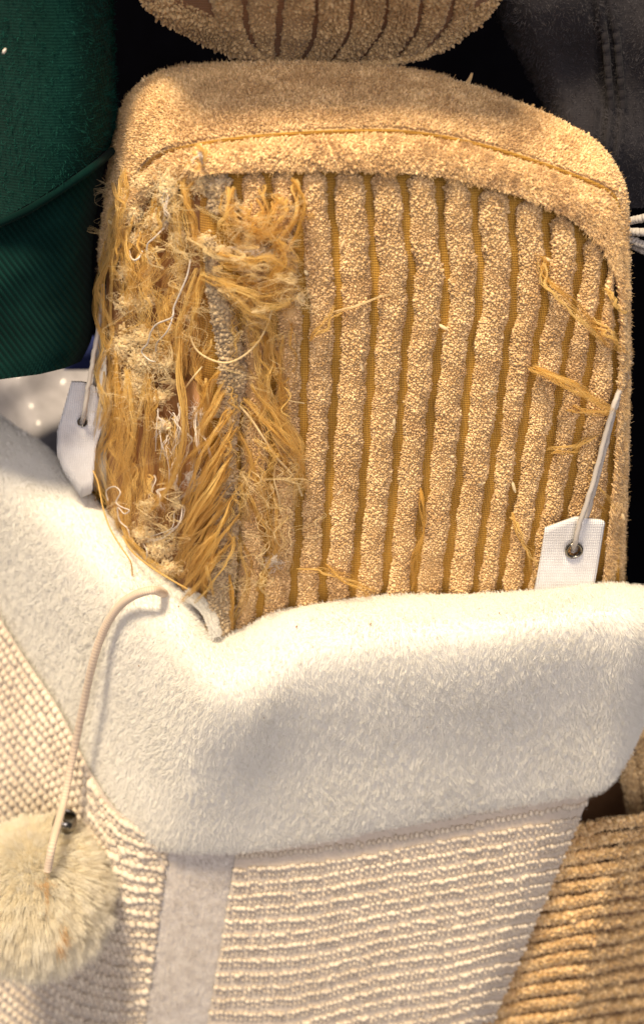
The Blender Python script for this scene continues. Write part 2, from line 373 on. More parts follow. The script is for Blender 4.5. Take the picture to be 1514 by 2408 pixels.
# terry border band, ochre seam line, and the padded top that rolls back under the cushion
band_lo = cr([(*p, 0.0) for p in [(300, 560), (335, 470), (400, 425)]] + [(*p, 0) for p in RIBTOP[1:]] + [(1446, 900, 0), (1436, 1100, 0), (1415, 1300, 0), (1395, 1480, 0)], 200)
seam = cr([(262, 640, .060), (285, 520, .052), (318, 430, .042), (370, 372, .026), (450, 348, .012), (600, 326, .008), (800, 314, .008), (950, 315, .008), (1100, 339, .008), (1250, 382, .008), (1360, 422, .008), (1415, 446, .008),
           (1444, 474, .009), (1454, 540, .010), (1459, 720, .010), (1460, 900, .010), (1456, 1100, .010), (1449, 1300, .010), (1438, 1480, .010)], 200)
crest = cr([(240, 640, .10), (252, 500, .10), (266, 380, .095), (292, 255, .09), (340, 196, .085), (410, 165, .078), (550, 152, .074), (700, 150, .074), (900, 164, .074), (1050, 193, .072), (1200, 250, .066), (1300, 298, .058), (1385, 358, .045),
            (1436, 414, .030), (1452, 480, .028), (1459, 640, .028), (1461, 900, .028), (1458, 1100, .028), (1448, 1480, .028)], 200)
bl_y = np.interp(band_lo[:, 0], [300, 335, 400, 480], [.058, .044, .02, 0.0])
A = W(band_lo[:, 0], band_lo[:, 1], bl_y); S = W(seam[:, 0], seam[:, 1], seam[:, 2]); K = W(crest[:, 0], crest[:, 1], crest[:, 2])
def loft(A, B, n, bulge, direction):
    t = np.linspace(0, 1, n)[None, :, None]; d = np.array(direction)
    return A[:, None] * (1 - t) + B[:, None] * t + np.sin(t * math.pi) * bulge * d
P = loft(A + np.array([0, -0.0065, 0]), S, 12, 0.0046, (0, -0.85, 0.45))
band = surface_with_pile('border_band', P, M['terry'], sofa, spacing=0.00112, r=0.00045, stretch=3.0, tangle=0.9, bias=(0.05, -0.2, -0.6), lift=1.0,
                         keep=lambda u, v: ((u > 0.17) | (rng.random(len(u)) < np.where(u < 0.11, 0.85, 0.25))) & (v < 0.93))
tag(band, 'plain terry band edging the ribbed front')
fz, _ = nap_points(P, 46000, 0.0030, 4, lean=(0.1, -0.1, -0.7), nrm=0.9, rough=0.5, clump=0.002, pull=0.4, wave=0.006, wamp=0.6, seed=60, keep=lambda u, v: (v < 0.88) & ((u > 0.17) | (rng.random(len(u)) < 0.35)))
hair('band_fuzz', fz, 0.00010, M['terry'], band)
T = unit(np.gradient(S, axis=0)); q = unit(np.cross(T, np.array([0, 1.0, 0.3])[None]))
if q[100, 2] < 0: q = -q
st = np.stack([S + q * o + np.array([0, -0.0020 * (1 - abs(o) / 0.004), 0.0010]) for o in np.linspace(-0.0010, 0.0010, 5)], 1)
tag(mesh('seam', st.reshape(-1, 3), tris(quads(200, 5)), M['ochre'], sofa), 'ochre seam line along the top of the band')
P1 = loft(S + q * 0.0012, K, 22, 0.010, (0, -0.35, 0.8))
w = np.linspace(0, 1, 6)[1:]
back = np.stack([K + np.array([0, 0.05 * x, -0.06 * x ** 2]) for x in w], 1)
P1 = np.concatenate([P1, back], 1)
fz, _ = nap_points(P1[:, :24], 50000, 0.0028, 4, lean=(0.15, -0.5, 0.0), nrm=0.9, rough=0.5, clump=0.002, pull=0.4, wave=0.006, wamp=0.6, seed=61, keep=lambda u, v: v > 0.05)
hair('top_fuzz', fz, 0.00010, M['terry'], sofa)
tag(surface_with_pile('arm_top', P1, M['terry'], sofa, spacing=0.00112, r=0.00043, stretch=3.0, tangle=0.85, bias=(0.15, -0.5, -0.15), lift=1.0, keep=lambda u, v: (v < 0.84) & (v > 0.02)), 'padded terry top of the arm')
# filling body behind the skin so that nothing is paper thin
# exposed board in the torn side
bx = np.array([(424, 900), (484, 900), (470, 1420), (418, 1380)], float)
fr = W(bx[:, 0], bx[:, 1], side_depth(bx[:, 0]) - 0.003); bk = fr + np.array([0.0, 0.012, 0])
mesh('inner_board', np.vstack([fr, bk]), np.array([(0, 1, 2, 3), (4, 7, 6, 5), (0, 4, 5, 1), (1, 5, 6, 2), (2, 6, 7, 3), (3, 7, 4, 0)]), M['board'], sofa, smooth=False)

# lower seat front with ribs running across
def seat_y(px, py):
    e = px - (1462 - (py - 1950) * 0.27); return 0.004 + 0.00030 * np.clip(e, 0, None) * 1.0  # right part bent back past a slanted line, imitating a shadow edge by shape
gx, gy = np.meshgrid(np.linspace(1040, 1640, 60), np.linspace(0, 1, 12), indexing='ij'); gyy = (2090 - (gx - 1040) * 0.165) * (1 - gy) + 2640 * gy
seat = mesh('seat_front', W(gx, gyy, seat_y(gx, gyy)).reshape(-1, 3), tris(quads(60, 12)), M['groove_brown'], sofa)
for k in range(20):
    y0 = 1925 + k * 33
    xs = np.linspace(1060, 1640, 50); base = y0 + (1514 - xs) * 0.165 + 2 * np.sin(xs * 0.03 + k)
    a = np.linspace(-1, 1, 7); hw = 10.5
    P = W(xs[:, None] + 0 * a[None], base[:, None] + hw * np.sin(a * math.pi / 2)[None], seat_y(xs, base)[:, None] - 0.001 - 0.0035 * np.cos(a * math.pi / 2)[None])
    surface_with_pile('rib', P, M['terry'], seat, spacing=0.0021, r=0.0011, stretch=1.3, tangle=0.8)
# dark corner of the sofa beside the stocking, with slanting ribs
for k, x0 in enumerate((1490, 1535, 1580)):
    ys = np.linspace(1600, 2000, 30); c = x0 + (ys - 1900) * 0.16 * 1.0; a = np.linspace(-1, 1, 7)
    P = W(c[:, None] + 17 * np.sin(a * math.pi / 2)[None], ys[:, None] + 0 * a[None], 0.05 - 0.004 * np.cos(a * math.pi / 2)[None] + 0 * ys[:, None])
    surface_with_pile('side_rib', P, M['cushion'], sofa, spacing=0.002, r=0.001, stretch=1.3, tangle=0.8)
mesh('inner_side', W(np.array([1300, 1700, 1700, 1300]), np.array([1500, 1500, 2030, 2080]), 0.09), np.array([(0, 1, 2, 3)]), M['groove_brown'], sofa, smooth=False)

# ------------------------------------------------------------------ cushion resting on the arm
cush = empty('cushion', W(760, 152, 0.09), 'brown corduroy cushion resting on top of the sofa arm', 'cushion')
prof = [(-420, .02), (-260, -.020), (-120, -.012), (-30, .012), (40, .035), (100, .056), (140, .072)]
BOT = np.array([(300, -60), (340, 15), (400, 62), (460, 95), (520, 121), (600, 143), (680, 152), (760, 157), (850, 154), (930, 146), (1000, 130), (1060, 102), (1110, 66), (1160, 22), (1200, -60)], float)
b = cr(BOT, 90)
def cush_depth(py): return np.interp(py, [p[0] for p in prof], [p[1] for p in prof])
rows = []
for s in np.linspace(0, 1, 26):
    f = 1 - (1 - s) ** 1.4
    py = -430 + (b[:, 1] + 430) * f; px = 740 + (b[:, 0] - 740) * (0.97 + 0.03 * f)
    d = cush_depth(py + (157 - b[:, 1]) * 0.55 * f)
    rows.append(W(px, py, d + 0.0 * px))
P = np.stack(rows, 1); last = P[:, -1]
P = np.concatenate([P, np.stack([last + np.array([0, 0.03 * x, 0.012 * x ** 2]) for x in (0.3, 0.6, 1, 2, 3)], 1)], 1)
body = mesh('cover', P.reshape(-1, 3), tris(quads(*P.shape[:2])), M['groove_brown'], cush)
GC = [[(495, -60), (495, 0), (500, 40), (545, 85)], [(576, -60), (576, 0), (582, 70), (620, 138)], [(661, -60), (661, 0), (655, 80), (650, 140)], [(746, -60), (746, 0), (738, 90), (705, 150)], [(828, -60), (828, 0), (818, 80), (772, 150)],
      [(911, -60), (911, 0), (898, 70), (838, 150)], [(991, -60), (991, 0), (978, 68), (925, 140)], [(1066, -60), (1066, 0), (1046, 62), (995, 125)], [(1130, -60), (1125, 0), (1100, 50), (1060, 100)]]
for i in range(len(GC) - 1):
    l = cr([(x, y) for x, y in GC[i]], 40); r_ = cr([(x, y) for x, y in GC[i + 1]], 40)
    a = np.linspace(0, 1, 9)[None]; sa = 0.5 - 0.5 * np.cos(a * math.pi)
    l = l + np.array([10, 0]); r_ = r_ - np.array([11, 0])
    px = l[:, :1] * (1 - sa) + r_[:, :1] * sa; py = l[:, 1:] * (1 - sa) + r_[:, 1:] * sa
    bi = np.interp(px.ravel(), b[:, 0], b[:, 1]).reshape(px.shape)
    f = np.clip((py + 430) / (bi + 430), 0, 1); py2 = np.minimum(py, bi - 1)
    d = cush_depth(py2 + (157 - bi) * 0.55 * f) - 0.004 * np.sin(a * math.pi) ** 0.8 - 0.001
    P = W(px, py2, d)
    surface_with_pile('rib', P, M['cushion'], cush, spacing=0.00135, r=0.00075, stretch=1.7, tangle=0.8, bias=(0, 0, -0.4))
# plain border on the cushion's lower edge
edge = []
for o_ in np.linspace(0, 1, 8):
    bb = b.copy(); nrm2 = np.stack([-(np.gradient(b[:, 1])), np.gradient(b[:, 0])], 1); nrm2 /= np.linalg.norm(nrm2, axis=1)[:, None]
    wdt = np.interp(b[:, 0], [300, 460, 560, 660, 1000, 1100, 1200], [90, 75, 40, 8, 8, 30, 50])
    q2 = b - nrm2 * (wdt * (1 - o_))[:, None] * np.sign(nrm2[:, 1:2])
    edge.append(W(q2[:, 0], q2[:, 1], cush_depth(q2[:, 1] + (157 - b[:, 1]) * 0.55) - 0.002 - 0.003 * math.sin(o_ * math.pi)))
P = np.stack(edge, 1)
surface_with_pile('border', P, M['cushion'], cush, spacing=0.0014, r=0.0008, stretch=1.8, tangle=1.0, bias=(0, 0, -0.3))

# ------------------------------------------------------------------ green sweatshirt sleeve
slv = empty('sweatshirt', W(120, 880, 0.08), 'dark green sweatshirt sleeve with ribbed cuff, left of the sofa arm', 'sweatshirt')
def cylinder_patch(left, right, n, depth, bulge, m=60):
    """cloth bulging between two pixel outlines"""
    l, r_ = cr(left, m), cr(right, m); a = np.linspace(0, 1, n)[None]
    px = l[:, :1] * (1 - a) + r_[:, :1] * a; py = l[:, 1:2] * (1 - a) + r_[:, 1:2] * a
    return px, py, a
L_ = [(-300, -900), (-300, -500), (-300, -120), (-300, 60), (-300, 240), (-300, 420), (-300, 640)]
R_ = [(320, -900), (290, -500), (268, -140), (267, 60), (271, 200), (272, 290), (256, 344)]
px, py, a = cylinder_patch(L_, R_, 60, 0, 0, 110)
low = np.interp(px[-1], [-300, 0, 80, 150, 210, 256], [640, 514, 472, 426, 384, 344])
for i in range(len(px)): py[i] = py[i] + (low - py[-1]) * (i / (len(px) - 1)) ** 2 if i < len(px) - 1 else low
d = 0.09 - 0.075 * np.sin(np.clip(a, 0, 1) * math.pi * 0.5 + math.pi * 0.5 * 0) * np.sqrt(np.clip(1 - a ** 8, 0, 1)) + 0.0012 * np.sin(px * 0.012 + py * 0.009)
P = W(px, py, d)
sleeve = mesh('sleeve', P.reshape(-1, 3), tris(quads(*P.shape[:2])), M['green'], slv)
pts, tn = nap_points(P, 26000, 0.0022, 3, lean=(0.3, 0, -0.2), nrm=0.35, rough=0.8, clump=0.003, pull=0.3, seed=5)
M['green_fuzz'] = fibre_mat('green_lint', (0.003, 0.020, 0.017), (0.016, 0.085, 0.068), None, trans=0.1, sheen=0.0, spec=0.0)
hair('sleeve_fuzz', pts, 0.00009, M['green_fuzz'], slv)
RB = np.array([(252, 352), (240, 420), (224, 500), (218, 600), (219, 700), (222, 745), (215, 815), (190, 850)], float)
Rr = cr(RB, 60); n = 220
aa = np.linspace(0, 1, n)[None]
lowx = np.interp(np.linspace(0, 1, n), [0, 0.55, 0.8, 0.92, 1], [900, 896, 880, 866, 850])
px = -300 * (1 - aa) + Rr[:, :1] * aa
top = np.interp(px, [-300, 0, 80, 150, 210, 256], [640, 514, 472, 426, 384, 344])
f = np.linspace(0, 1, 60)[:, None]; py = (top + 6) * (1 - f) + (lowx[None]) * f
phase = (px * 0.80 - py * 0.60) / 13.0 * 2 * math.pi
d = 0.095 - 0.07 * np.sin(aa * math.pi * 0.5) * np.sqrt(np.clip(1 - aa ** 8, 0, 1)) - 0.0010 * np.sin(phase) + 0.003 * np.sin(px * 0.013)
P = W(px, py, d)
cf = mesh('ribbed_cuff', P.reshape(-1, 3), tris(quads(*P.shape[:2])), M['green_rib'], slv, tint=(0.5 - 0.5 * np.sin(phase)).ravel())
hem = W(np.array([-300, 0, 80, 150, 210, 250]), np.array([640, 514, 472, 426, 384, 350]), np.array([.02, .012, .012, .014, .02, .05]))
V, F = tube_arrays(cr(hem + np.array([0, 0.012, -0.003]), 60), 0.0018); mesh('cuff_seam', V, F, M['green_rib'], slv, tint=np.full(len(V), 0.1))
V, F = nub_arrays(W(np.array([10.]), np.array([119.]), 0.010), np.array([[0.6, 0, 0.8]]), 0.0007, 2.2)
tag(mesh('lint_speck', V, F, M['fray_white'], None, tint=np.full(12, 0.8)), 'white speck of lint stuck to the green sleeve', 'lint')

# ------------------------------------------------------------------ charcoal garment at the right
gar = empty('garment', W(1400, 470, 0.09), 'charcoal fleece garment with a double seam, right of the cushion', 'garment')
Lr = [(1140, -120), (1152, 0), (1182, 70), (1222, 140), (1262, 215), (1282, 290), (1290, 360), (1300, 500)]
Rr2 = [(1800, -120), (1800, 0), (1800, 70), (1800, 140), (1800, 215), (1800, 290), (1800, 360), (1800, 470)]
px, py, a = cylinder_patch(Lr, Rr2, 90, 0, 0, 90)
seamx = np.interp(py, [-120, 0, 100, 250, 350, 420, 480], [1400, 1420, 1438, 1450, 1440, 1430, 1440])
d = 0.090 - 0.035 * np.sqrt(np.clip(1 - (1 - np.clip(a * 7, 0, 1)) ** 2, 0, 1)) + 0.003 * np.sin(px * 0.018 + py * 0.012) + 0.004 * np.sin(py * 0.02 - px * 0.006)
for off, hh in ((-14, 0.0030), (14, 0.0030)): d = d - hh * np.exp(-((px - seamx - off) / 8.0) ** 2)
d = d + 0.002 * np.exp(-((px - seamx) / 6.0) ** 2) + 0.0025 * np.exp(-((px - seamx + 34) / 9.0) ** 2)
P = W(px, py, d); mesh('fabric_panel', P.reshape(-1, 3), tris(quads(*P.shape[:2])), M['grey'], gar)
M['grey_fuzz'] = fibre_mat('charcoal_lint', (0.030, 0.028, 0.032), (0.085, 0.080, 0.088), None, sheen=0.0, spec=0.0)
pts, tn = nap_points(P, 22000, 0.0016, 3, lean=(0.1, 0, -0.3), nrm=0.4, rough=0.7, clump=0.003, pull=0.2, seed=15)
hair('garment_fuzz', pts, 0.00008, M['grey_fuzz'], gar)
for off in (-14, 14):
    yy = np.linspace(-100, 485, 60); xx = np.interp(yy, [-120, 0, 100, 250, 350, 420, 480], [1400, 1420, 1438, 1450, 1440, 1430, 1440]) + off
    V, F = tube_arrays(W(xx, yy, 0.0535 + 0.0008 * np.sin(yy * 0.4)), 0.0016, 7); mesh('seam', V, F, M['grey'], gar)

# ------------------------------------------------------------------ stocking
stock = empty('christmas_stocking', W(600, 2450, -0.03), 'oatmeal knit stocking with folded white plush cuff hanging before the sofa', 'stocking')
# columns along the cuff: rim px, brow px, lower edge px, depth of the rim
COL = np.array([
    (-150, 830, -200, 990, -260, 1300, .185), (0, 980, -45, 1120, -40, 1470, .130), (110, 1055, 60, 1215, 60, 1625, .105), (215, 1165, 165, 1335, 140, 1745, .075), (325, 1295, 275, 1455, 212, 1880, .042),
    (425, 1388, 390, 1560, 285, 1950, .016), (503, 1492, 490, 1640, 392, 1986, -.002), (560, 1490, 590, 1640, 480, 1992, -.006), (660, 1442, 700, 1592, 580, 1990, -.006), (830, 1416, 850, 1560, 760, 1962, -.006),
    (1000, 1406, 1010, 1532, 930, 1927, -.006), (1200, 1400, 1200, 1512, 1150, 1890, -.006), (1400, 1382, 1400, 1490, 1340, 1862, -.006), (1492, 1388, 1488, 1490, 1425, 1842, -.006), (1545, 1396, 1535, 1490, 1482, 1760, .004), (1560, 1420, 1556, 1500, 1535, 1640, .03)], float)
NC = 180
c = cr(COL, NC)
rim = W(c[:, 0], c[:, 1], c[:, 6] + 0.0); brow = W(c[:, 2], c[:, 3], c[:, 6] - 0.040); low = W(c[:, 4], c[:, 5], c[:, 6] - 0.016)
prof_pts = []
inn = rim + np.array([0, 0.006, -0.03])
mid = brow * 0.45 + low * 0.55 + np.array([0, 0.001, 0])
b1 = rim * 0.55 + brow * 0.45 + np.array([0, -0.004, 0.009])
und = low + np.array([0, 0.006, -0.006]); und2 = low + np.array([0, 0.014, 0.004])
ctrl = np.stack([inn, rim, b1, brow, mid, low, und, und2], 1)
P = np.stack([cr(ctrl[i], 44) for i in range(NC)], 0)
# soft folds in the plush
pf = P.reshape(-1, 3); sv = np.repeat(np.linspace(0, 1, NC)[:, None], 44, 1).ravel(); vv = np.repeat(np.linspace(0, 1, 44)[None], NC, 0).ravel()
fold = 0.0014 * np.sin(sv * 21 + vv * 3.2) * np.sin(np.clip(vv, 0, 1) * math.pi) + 0.0004 * np.exp(-((sv - 0.56 + 0.25 * (vv - 0.5)) / 0.05) ** 2) * np.exp(-((vv - 0.52) / 0.14) ** 2)
pf[:, 1] += fold; P = pf.reshape(NC, 44, 3)
cuff = mesh('cuff', P.reshape(-1, 3), tris(quads(NC, 44)), M['plush'], stock, tint=np.full(NC * 44, 0.5))
tag(cuff, 'folded white plush cuff')
pts, tn = nap_points(P, 330000, 0.0021, 3, lean=(-0.10, -0.1, -0.45), nrm=0.8, rough=0.26, clump=0.0018, pull=0.35, wave=0.010, wamp=0.35, seed=11)
hair('plush_nap', pts, 0.00008, M['plush'], cuff, tint=np.clip((tn - 0.7) / 0.55 * 0.7 + rng.random(len(tn)) * 0.3, 0, 1))
# rolled inner edge of the cuff at the dip
V, F = tube_arrays(cr(W(np.array([440, 470, 490, 500, 508]), np.array([1396, 1416, 1440, 1465, 1496]), np.array([.000, -.006, -.010, -.014, -.016])), 40), 0.0016, 8)
le = mesh('lining_edge', V, F, M['plush'], stock, tint=np.full(len(V), 0.5))
G_ = V[:40 * 8].reshape(40, 8, 3); cen_ = G_.mean(1, keepdims=True); ii = rng.integers(0, 39, 5000); jj = rng.integers(0, 8, 5000); ff = rng.random((5000, 1))
rt = G_[ii, jj] * (1 - ff) + G_[ii + 1, jj] * ff; dn = unit(rt - cen_[ii, 0] + 0.0012 * rng.normal(size=rt.shape)); hair('lining_nap', rt[:, None] + dn[:, None] * np.linspace(0, 0.002, 3)[None, :, None], 0.00008, M['plush'], le)

for x, y in ((240, 1178), (285, 1120), (700, 1475), (870, 1470), (1170, 1445), (420, 1430), (1000, 1700), (620, 1680), (330, 1560)):
    q_ = rng.integers(0, 1); d_ = W(np.array([x], float), np.array([y], float), 0.0)
    t_ = np.array([0, -DIST, CAMZ]); dr_ = unit(d_ - t_)[0]; rel = P.reshape(-1, 3) - t_; al_ = rel @ dr_; off_ = np.linalg.norm(rel - al_[:, None] * dr_, axis=1); hit_ = P.reshape(-1, 3)[np.argmin(off_ + 0.02 * al_)]
    V, F = nub_arrays((hit_ - dr_ * 0.002)[None], rng.normal(size=(1, 3)), rng.uniform(0.0003, 0.0005), 1.6); mesh('dark_lint', V, F, M['groove_brown'], cuff)
# knitted body: sheets under the cuff, rows of stitches on them
def knit_sheet(name, cols, rows, spacing_px, nst, dot=False):
    """cols: list of (top px, top py, bottom px, bottom py, depth top, depth bottom)"""
    cc = cr(np.array(cols, float), 60); w = np.linspace(0, 1, 40)[None]
    px = cc[:, :1] * (1 - w) + cc[:, 2:3] * w; py = cc[:, 1:2] * (1 - w) + cc[:, 3:4] * w; dd = cc[:, 4:5] * (1 - w) + cc[:, 5:6] * w
    P = W(px, py, dd); sheet = mesh(name, P.reshape(-1, 3), tris(quads(60, 40)), M['knit_base'], stock, tint=rng.random(2400))
    Nn = grid_normals(P); arc = np.concatenate([[0], np.cumsum(np.linalg.norm(np.diff(P[:, 20], axis=0), axis=1))]); arc /= arc[-1]
    for k in range(rows):
        v = (k + 0.5) / rows
        u = np.interp((np.arange(nst) + 0.5 + rng.uniform(-0.12, 0.12, nst)) / nst, arc, np.linspace(0, 1, len(arc)))
        vj = v + rng.normal(size=nst) * 0.05 / rows + 0.05 / rows * np.sin(u * 9 + k * 1.7)
        p = samp(P, u, vj); n = unit(samp(Nn, u, vj)); tu = unit(samp(np.gradient(P, axis=0), u, vj)); tv = unit(samp(np.gradient(P, axis=1), u, vj))
        du = lens(P)[0] / nst; dv = lens(P)[1] / rows
        parts = []
        if dot or (k < 3 and name == 'knit_panel'):
            parts.append(nub_arrays(p + n * 0.0008, tv + 0.25 * tu + 0.15 * rng.normal(size=p.shape), du * (0.42 if dot else 0.50), 1.35 if dot else 1.7))
        else:
            parts.append(nub_arrays(p + n * 0.0011 + 0.0002 * rng.normal(size=p.shape), tu + (0.7 + 0.3 * rng.normal(size=(nst, 1))) * tv + 0.3 * rng.normal(size=p.shape), np.minimum(du, dv) * 0.46 * (1 + rng.uniform(-.3, .3, nst)), 1.5))   # purl ridge
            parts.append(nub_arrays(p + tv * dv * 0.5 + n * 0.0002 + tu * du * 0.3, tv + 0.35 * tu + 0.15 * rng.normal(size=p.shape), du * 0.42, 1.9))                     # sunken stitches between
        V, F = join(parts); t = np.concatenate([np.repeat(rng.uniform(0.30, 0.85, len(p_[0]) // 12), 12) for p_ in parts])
        if len(parts) == 2: t[len(parts[0][0]):] *= 0.45  # sunken stitches tinted darker: shade between ridges painted into the yarn
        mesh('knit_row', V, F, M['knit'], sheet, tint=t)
    pts, _ = nap_points(P, 9000, 0.0036, 4, nrm=0.9, rough=1.2, clump=0.006, pull=0.0, seed=9)
    hair('yarn_fuzz', pts, 0.00005, M['plush'], sheet)
    return sheet
knit_sheet('knit_panel', [(566, 1940, 470, 2520, -.014, -.020), (760, 1920, 660, 2520, -.015, -.022), (1000, 1885, 830, 2470, -.015, -.022), (1200, 1850, 1010, 2440, -.015, -.021), (1330, 1828, 1100, 2410, -.013, -.018), (1412, 1812, 1160, 2400, -.004, -.006)], 19, 19, 70)
knit_sheet('knit_panel_left', [(215, 1820, 110, 2520, .019, .016), (270, 1900, 190, 2530, .000, .000), (330, 1940, 262, 2530, -.010, -.012), (402, 1950, 326, 2530, -.013, -.018)], 22, 20, 16)
knit_sheet('knit_flap', [(-180, 1260, -420, 1900, .110, .11), (-40, 1400, -230, 2150, .092, .09), (60, 1550, -120, 2350, .072, .07), (140, 1670, 0, 2480, .046, .044), (205, 1800, 90, 2530, .022, .02), (262, 1900, 160, 2560, .008, .008)], 34, 54, 46, dot=True)
# plush strip running down between the knit panels
w = np.linspace(0, 1, 40)[:, None]; a = np.linspace(0, 1, 14)[None]
x0 = 402 + (322 - 402) * w; x1 = 566 + (480 - 566) * w
P = W(x0 * (1 - a) + x1 * a, 1930 + 600 * w + 0 * a, -0.0118 - 0.006 * w - 0.0016 * np.sin(a * math.pi) ** 0.5)
M['strip'] = fibre_mat('grey_white_plush', (0.68, 0.63, 0.585), (0.80, 0.755, 0.70), (0.84, 0.82, 0.81), 130, rough=0.9, sheen=0.2)
strip = mesh('plush_strip', P.reshape(-1, 3), tris(quads(40, 14)), M['strip'], stock, tint=np.full(560, 0.5))
pts, tn = nap_points(P, 40000, 0.0016, 3, lean=(0, 0, -0.5), nrm=0.7, rough=0.3, clump=0.0014, pull=0.25, seed=21)
hair('strip_nap', pts, 0.00007, M['strip'], strip)

# hanging tabs with eyelets
def tab(outline, yd, eye, eye_r, name='hanging_tab'):
    oo = np.array(outline + outline[:1], float); sl = np.concatenate([[0], np.cumsum(np.linalg.norm(np.diff(oo, axis=0), axis=1))]); sq = np.linspace(0, sl[-1], 73)[:-1]
    o = np.stack([np.interp(sq, sl, oo[:, 0]), np.interp(sq, sl, oo[:, 1])], 1); n = len(o)
    ang = np.linspace(0, 2 * math.pi, n, endpoint=False)
    cen = np.array(eye, float); start = np.argmin(np.abs(np.arctan2(o[:, 1] - cen[1], o[:, 0] - cen[0])))
    o = np.roll(o, -start, 0); th = np.unwrap(np.arctan2(o[:, 1] - cen[1], o[:, 0] - cen[0]))
    ring = cen + eye_r * np.stack([np.cos(th), np.sin(th)], 1)
    lay = [ring * (1 - f) + o * f for f in np.linspace(0, 1, 6)]
    def dep(q): return np.interp(q[:, 1], [min(o[:, 1]), max(o[:, 1])], yd)
    front = np.stack([W(q[:, 0], q[:, 1], dep(q)) for q in lay], 1); back_ = front + np.array([0, 0.0016, 0.0002])
    P = np.concatenate([front, back_[:, ::-1]], 1)
    V = P.reshape(-1, 3); t = mesh(name, V, tris(quads(n, P.shape[1], close_u=True, close_v=True)), M['tab'], stock, smooth=False)
    c0 = W(cen[0], cen[1], np.interp(cen[1], [min(o[:, 1]), max(o[:, 1])], yd)); rr = eye_r * 0.00019
    an = np.linspace(0, 2 * math.pi, 24, endpoint=False); al = np.linspace(0, 2 * math.pi, 8, endpoint=False)
    R = rr * 1.05 + rr * 0.22 * np.cos(al)[None]; 
    V = c0 + np.stack([R * np.cos(an)[:, None], -0.0004 + rr * 0.30 * np.sin(al)[None] + 0 * an[:, None], R * np.sin(an)[:, None]], -1).reshape(-1, 3)
    mesh('eyelet', V, tris(quads(24, 8, True, True)), M['gunmetal'], t)
    return t, c0
t1, e1 = tab([(1282, 1244), (1354, 1218), (1423, 1227), (1408, 1320), (1388, 1425), (1250, 1425), (1268, 1330)], (-.014, -.012), (1349, 1293), 18)
t2, e2 = tab([(167, 899), (196, 900), (222, 908), (244, 968), (246, 990), (226, 1050), (216, 1160), (190, 1170), (150, 1110), (134, 1070), (134, 1015), (150, 960)], (.060, .055), (194, 992), 11)
tag(t1, 'white woven tab with steel eyelet at the right'); tag(t2, 'white woven tab with steel eyelet at the left')

# strings the stocking hangs by
def strand(name, paths, r, mat, label, cat, group=None, parent=None):
    parts = [tube_arrays(cr(W(np.array(p)[:, 0], np.array(p)[:, 1], np.array(p)[:, 2]), 60) + 0.00012 * rng.normal(size=(60, 3)), r, 7, 0.35) for p in paths]
    V, F = join(parts); o = mesh(name, V, F, mat, parent, tint=rng.random(len(V)) * 0.4 + 0.4)
    return tag(o, label, cat, group)
strand('hanging_string', [[(1347, 1296, -.010), (1352, 1275, -.0165), (1362, 1235, -.017), (1380, 1180, -.016), (1402, 1110, -.014), (1424, 1020, -.012), (1446, 945, -.010), (1466, 895, .000), (1476, 870, .020)],
                          [(1351, 1296, -.008), (1376, 1226, -.010), (1392, 1170, -.012), (1408, 1108, -.012), (1430, 1020, -.010), (1450, 945, -.008), (1468, 900, .002), (1478, 875, .022)]], 0.0012, M['string'],
       'white double string through the right eyelet across the ribs', 'string', 'strings the stocking hangs by')
strand('hanging_string', [[(193, 994, .060), (198, 975, .052), (206, 920, .052), (216, 860, .054), (228, 790, .058), (238, 720, .064), (244, 670, .075)], [(197, 996, .066), (222, 905, .068), (232, 830, .07), (240, 760, .074), (246, 680, .08)]], 0.0012, M['string'],
       'white double string through the left eyelet beside the green cuff', 'string', 'strings the stocking hangs by')
# ------------------------------------------------------------------ pompom on its cord
pomo = empty('pompom', W(120, 2130, -0.03), 'cream furry pompom with brown stains hanging on a beige cord', 'pompom')
pc = W(np.array(84.), np.array(2098.), np.array(-0.016)); R0 = 0.0350
cord_px = [(386, 1396, .002), (358, 1388, -.012), (312, 1402, -.009), (275, 1432, -.004), (243, 1485, .000), (218, 1560, .003), (196, 1660, .009), (172, 1775, .012), (150, 1885, .000), (124, 1985, -.030), (112, 2050, -.036)]
cp = cr(W(*np.array(cord_px).T), 420)
V, F = tube_arrays(cp, 0.0021 + 0.00018 * np.sin(np.arange(420) * 1.9), 10); tag(mesh('cord', V, F, M['cord'], pomo, tint=np.repeat(0.5 + 0.5 * np.sin(np.arange(420) * 1.9), 10).tolist() + [0.5, 0.5]), 'thin beige cord')
ang = np.linspace(0, 2 * math.pi, 24, endpoint=False)
rings = np.array([(0.0, .0062), (.002, .0068), (.006, .0064), (.009, .0052), (.0085, .0046), (.004, .0052)])
cc0 = W(np.array(150.), np.array(1948.), np.array(0.000)); axd = unit(np.array([0.25, 0.2, 0.95])); h1 = unit(np.cross(axd, [0, 1, 0])); h2 = np.cross(axd, h1)
V = np.concatenate([cc0 + axd * z + r_ * (np.cos(ang)[:, None] * h1 + np.sin(ang)[:, None] * h2) for z, r_ in rings])
mesh('crimp_cap', V, tris(quads(6, 24, close_u=True, close_v=True)), M['gunmetal'], pomo)
th = np.linspace(0, math.pi, 14); ph = np.linspace(0, 2 * math.pi, 24)
SP = pc + R0 * np.stack([np.sin(th)[:, None] * np.cos(ph)[None], np.sin(th)[:, None] * np.sin(ph)[None], np.cos(th)[:, None] + 0 * ph[None]], -1)
mesh('core', SP.reshape(-1, 3), tris(quads(14, 24)), M['pom'], pomo, tint=np.full(14 * 24, 0.9))
nf = 60000; ncl = 1100
cd_ = unit(rng.normal(size=(ncl, 3))); d0 = unit(rng.normal(size=(nf, 3)))
idx = np.concatenate([np.argmax(d0[i:i + 4000] @ cd_.T, 1) for i in range(0, nf, 4000)])
